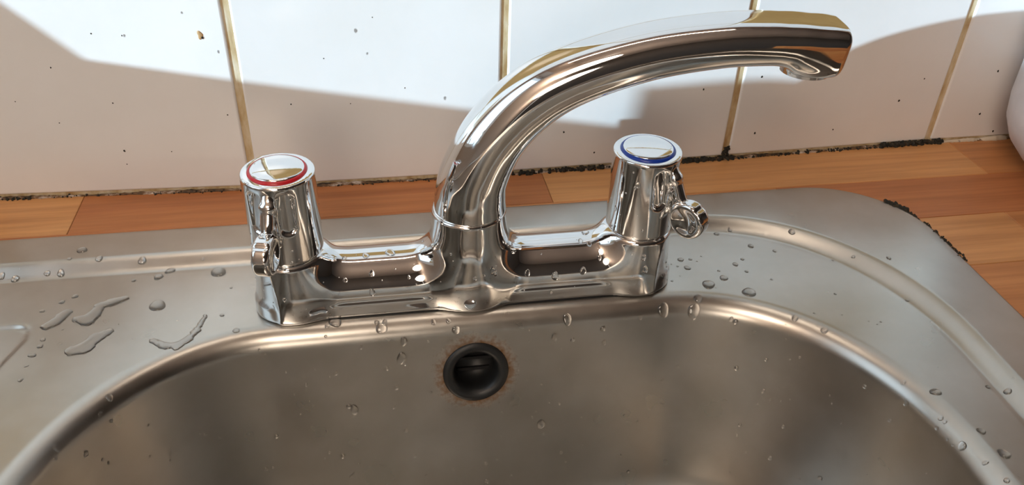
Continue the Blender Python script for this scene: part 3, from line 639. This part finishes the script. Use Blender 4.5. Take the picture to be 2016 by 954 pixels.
drop([(-0.0527, -0.0033, 0.0209, 0, -0.26, 0.96, 0.00179), (-0.0405, -0.0025, 0.0211, 0, -0.23, 0.97, 0.00231), (-0.0633, -0.0042, 0.0209, 0.12, -0.33, 0.94, 0.00127), (-0.0501, -0.0115, 0.0155, 0, -0.75, 0.66, 0.00152), (-0.0635, -0.0129, 0.0138, 0.04, -0.85, 0.53, 0.00126), (-0.0508, -0.0157, 0.007, 0, -0.97, 0.24, 0.00153), (0.0816, -0.015, 0.0596, -0.47, -0.88, 0, 0.00125), (0.0622, 0.002, 0.0216, -0.1, 0.1, 0.99, 0.00188), (0.0583, -0.0039, 0.0207, -0, -0.31, 0.95, 0.00133), (0.0284, -0.0146, 0.0106, 0.07, -0.92, 0.4, 0.00157), (0.043, -0.0155, 0.0079, 0, -0.96, 0.28, 0.00184), (0.0579, -0.015, 0.0094, 0, -0.94, 0.35, 0.00185), (0.0625, -0.0062, 0.02, -0.09, -0.47, 0.88, 0.00133), (0.0668, -0.0123, 0.0152, -0.17, -0.82, 0.55, 0.00132), (0.0805, -0.0143, 0.0576, -0.55, -0.83, 0, 0.00075), (0.0885, -0.0187, 0.0177, -0.08, -0.98, 0.17, 0.00131), (0.0898, -0.0199, 0.0109, 0, -0.99, 0.15, 0.00159), (0.0097, -0.0187, 0.0167, 0.32, -0.93, 0.2, 0.00153), (0.011, -0.0185, 0.0152, 0.33, -0.92, 0.21, 0.00128), (0.0004, -0.0207, 0.0143, 0, -0.99, 0.14, 0.00102), (-0.0321, -0.0133, 0.0129, -0.01, -0.86, 0.51, 0.00102), (-0.0931, -0.0199, 0.0099, -0.09, -0.98, 0.15, 0.00099), (-0.0756, -0.0094, 0.0291, 0.85, -0.52, 0, 0.00099), (-0.0908, -0.0172, 0.043, -0.04, -1, 0, 0.00119), (0.0743, -0.007, 0.0416, -0.91, -0.43, 0, 0.00103), (0.041, -0.0173, -0.0011, 0, -1, 0.02, 0.0008), (-0.0059, -0.0118, 0.0766, -0.71, -0.64, 0.3, 0.00095)], lambda s_: 'on the hot handle end of the tap' if s_[0] < -.068 else 'on the left arm of the tap body' if s_[0] < -.018 else 'on the middle of the tap below the spout' if s_[0] < .02 else 'on the right arm of the tap body' if s_[0] < .072 else 'on the cold handle end of the tap', None, .38)
drop([(*a[:6], a[6] * .55) for a in [(-0.1405, 0.1068, 0.1097, -0.04, -1, 0, 0.00108), (-0.0663, 0.1055, 0.1031, -0.01, -1, 0, 0.0014), (-0.0502, 0.1054, 0.0973, -0.01, -1, 0, 0.0017), (-0.0681, 0.1055, 0.084, -0.01, -1, 0, 0.00143), (-0.0447, 0.1054, 0.0837, -0.01, -1, 0, 0.00115), (-0.0384, 0.1054, 0.0838, -0.01, -1, 0, 0.00115), (-0.001, 0.1052, 0.0541, -0.01, -1, 0, 0.00151), (-0.0504, 0.1054, 0.0713, -0.01, -1, 0, 0.00117), (-0.1253, 0.1061, 0.0875, -0.04, -1, 0, 0.00112), (-0.1503, 0.1072, 0.0966, -0.04, -1, 0, 0.0011), (-0.1724, 0.1082, 0.0976, -0.04, -1, 0, 0.00109)][::2]], 'on the sunlit white tiles', 'drops on the tiles', .12)
def puddle(name, pts, rad, hmax, lab, seed):
    q = np.random.default_rng(seed); pts = np.array(pts, float); c0 = pts.mean(0); p = pts - c0
    ph = q.uniform(0, 6.28, 4)
    def f(P):
        xy = P[:, :2]; d = None
        for a, b_, r0, r1 in zip(p[:-1], p[1:], rad[:-1], rad[1:]):
            e = b_ - a; t = np.clip(((xy - a) @ e) / (e @ e), 0, 1); k = ln(xy - a - t[:, None] * e) - (r0 + (r1 - r0) * t)
            d = k if d is None else smin(d, k, 1.5)
        d = d + .35 * np.sin(xy[:, 0] * 1.3 + ph[0]) * np.sin(xy[:, 1] * 1.6 + ph[1]) + .2 * np.sin(xy[:, 0] * 3.1 + ph[2] + xy[:, 1] * 2.3)
        t = np.clip(-d / 2.2, 0, 1); top = hmax * np.sqrt(np.maximum(1 - (1 - t) ** 2, 0))
        z = P[:, 2]; up = np.where(d < 0, (z - top) * .7, np.sqrt(d * d + np.maximum(z, 0) ** 2))
        return np.maximum(up, -.35 - z)
    lo = p.min(0) - max(rad) - 2; hi = p.max(0) + max(rad) + 2
    V, F = surfnet(f, (*lo, -1.0), (*hi, hmax + 1.0), .45)
    o = link_mesh(name, V, F, 'water', None, True, Vector((c0[0] * .001, c0[1] * .001, ZD)))
    ok_, pp, pn, _ = bowl.ray_cast(Vector((c0[0] * .001, c0[1] * .001, .05)), Vector((0, 0, -1)))
    o.location = pp; o.rotation_euler = (Vector((0, 0, 1)).rotation_difference(pn if pn.z > 0 else -pn)).to_euler(); tag(o, lab, 'puddle', 'puddles on the draining board')
puddle('water_puddle', [(-209.6, -5), (-206.5, -2.4), (-204.2, 2), (-202.7, 4.5)], [2.8, 3.0, 2.8, 2.6], .9, 'short bean shaped puddle at the left end of the puddles', 1)
puddle('water_puddle', [(-196.3, -1.3), (-191.3, -2.7), (-188.9, 1.6), (-187.7, 7.4), (-181.9, 10.3), (-176.4, 12.4)], [2.6, 4.0, 3.2, 2.6, 2.8, 2.0], .95, 'long bent puddle with a narrow waist left of the hot handle', 2)
puddle('water_puddle', [(-193.3, -24.7), (-188.2, -23.2), (-184.1, -16.4), (-179.3, -12.6)], [3.6, 4.2, 3.4, 2.4], .6, 'broad flat puddle nearest to the bowl on the left', 3)
puddle('water_puddle', [(-157.5, -22), (-151.3, -26.3), (-145.6, -27.1), (-140.7, -22.9), (-137.6, -17.2), (-134.6, -6.3)], [1.6, 2.2, 2.4, 2.0, 1.8, 1.2], .55, 'thin curved puddle at the bowl edge left of the tap', 4)
# fine spray: far too many to count
def spray(obj, n, sel, r0, r1, seed, name, lab):
    q = np.random.default_rng(seed); me = obj.data; mw = obj.matrix_world
    co = np.empty(len(me.vertices) * 3); me.vertices.foreach_get('co', co); co = co.reshape(-1, 3)
    no = np.empty(len(me.vertices) * 3); me.vertex_normals.foreach_get('vector', no); no = no.reshape(-1, 3)
    R3 = np.array(mw.to_3x3()); T = np.array(mw.translation); w = co @ R3.T + T; nn = no @ R3.T
    ok = np.nonzero(sel(w, nn))[0]; ii = q.choice(ok, n)
    it = []
    for i in ii:
        r = r0 + (r1 - r0) * q.random() ** 2.5; t = 1 - abs(nn[i, 2])
        it.append(placed(D_LOW, w[i], nn[i], r, r * .5, 1 + .4 * t * q.random(), q.random() * 6, .12))
    return it
bpy.context.view_layer.update()
it = spray(bowl, 210, lambda w, n_: (w[:, 2] < -.014) & (w[:, 2] > -.115) & (w[:, 1] > -.17) & (np.hypot(w[:, 0] - OVF.x, w[:, 2] - OVF.z) > .02), .0006, .0016, 5, 'x', 'y')
merged('water_spray', it, 'water', 'fine water spray on the inner wall of the bowl')
it = spray(bowl, 110, lambda w, n_: (w[:, 2] > -.0135) & (w[:, 2] < -.0054) & (np.hypot(np.maximum(np.abs(w[:, 0]) - 100e-3, 0), np.maximum(np.abs(w[:, 1]) - 18e-3, 0)) > .003) & (w[:, 0] > -.26), .0003, .0009, 6, 'x', 'y')
merged('water_spray', it, 'water', 'fine water spray on the deck and edge around the bowl')
it = []
for ch in [o_ for o_ in bpy.data.objects if o_.name.split('.')[0] in ('tap_body', 'handle')]:
    it += spray(ch, 55 if 'body' in ch.name else 22, lambda w, n_: (n_[:, 1] < .3) & (n_[:, 2] > -.2) & (w[:, 2] > .001), .0003, .0007, 8 + len(ch.name), 'x', 'y')
merged('water_spray', it, 'water', 'fine water spray on the body and handles of the tap')
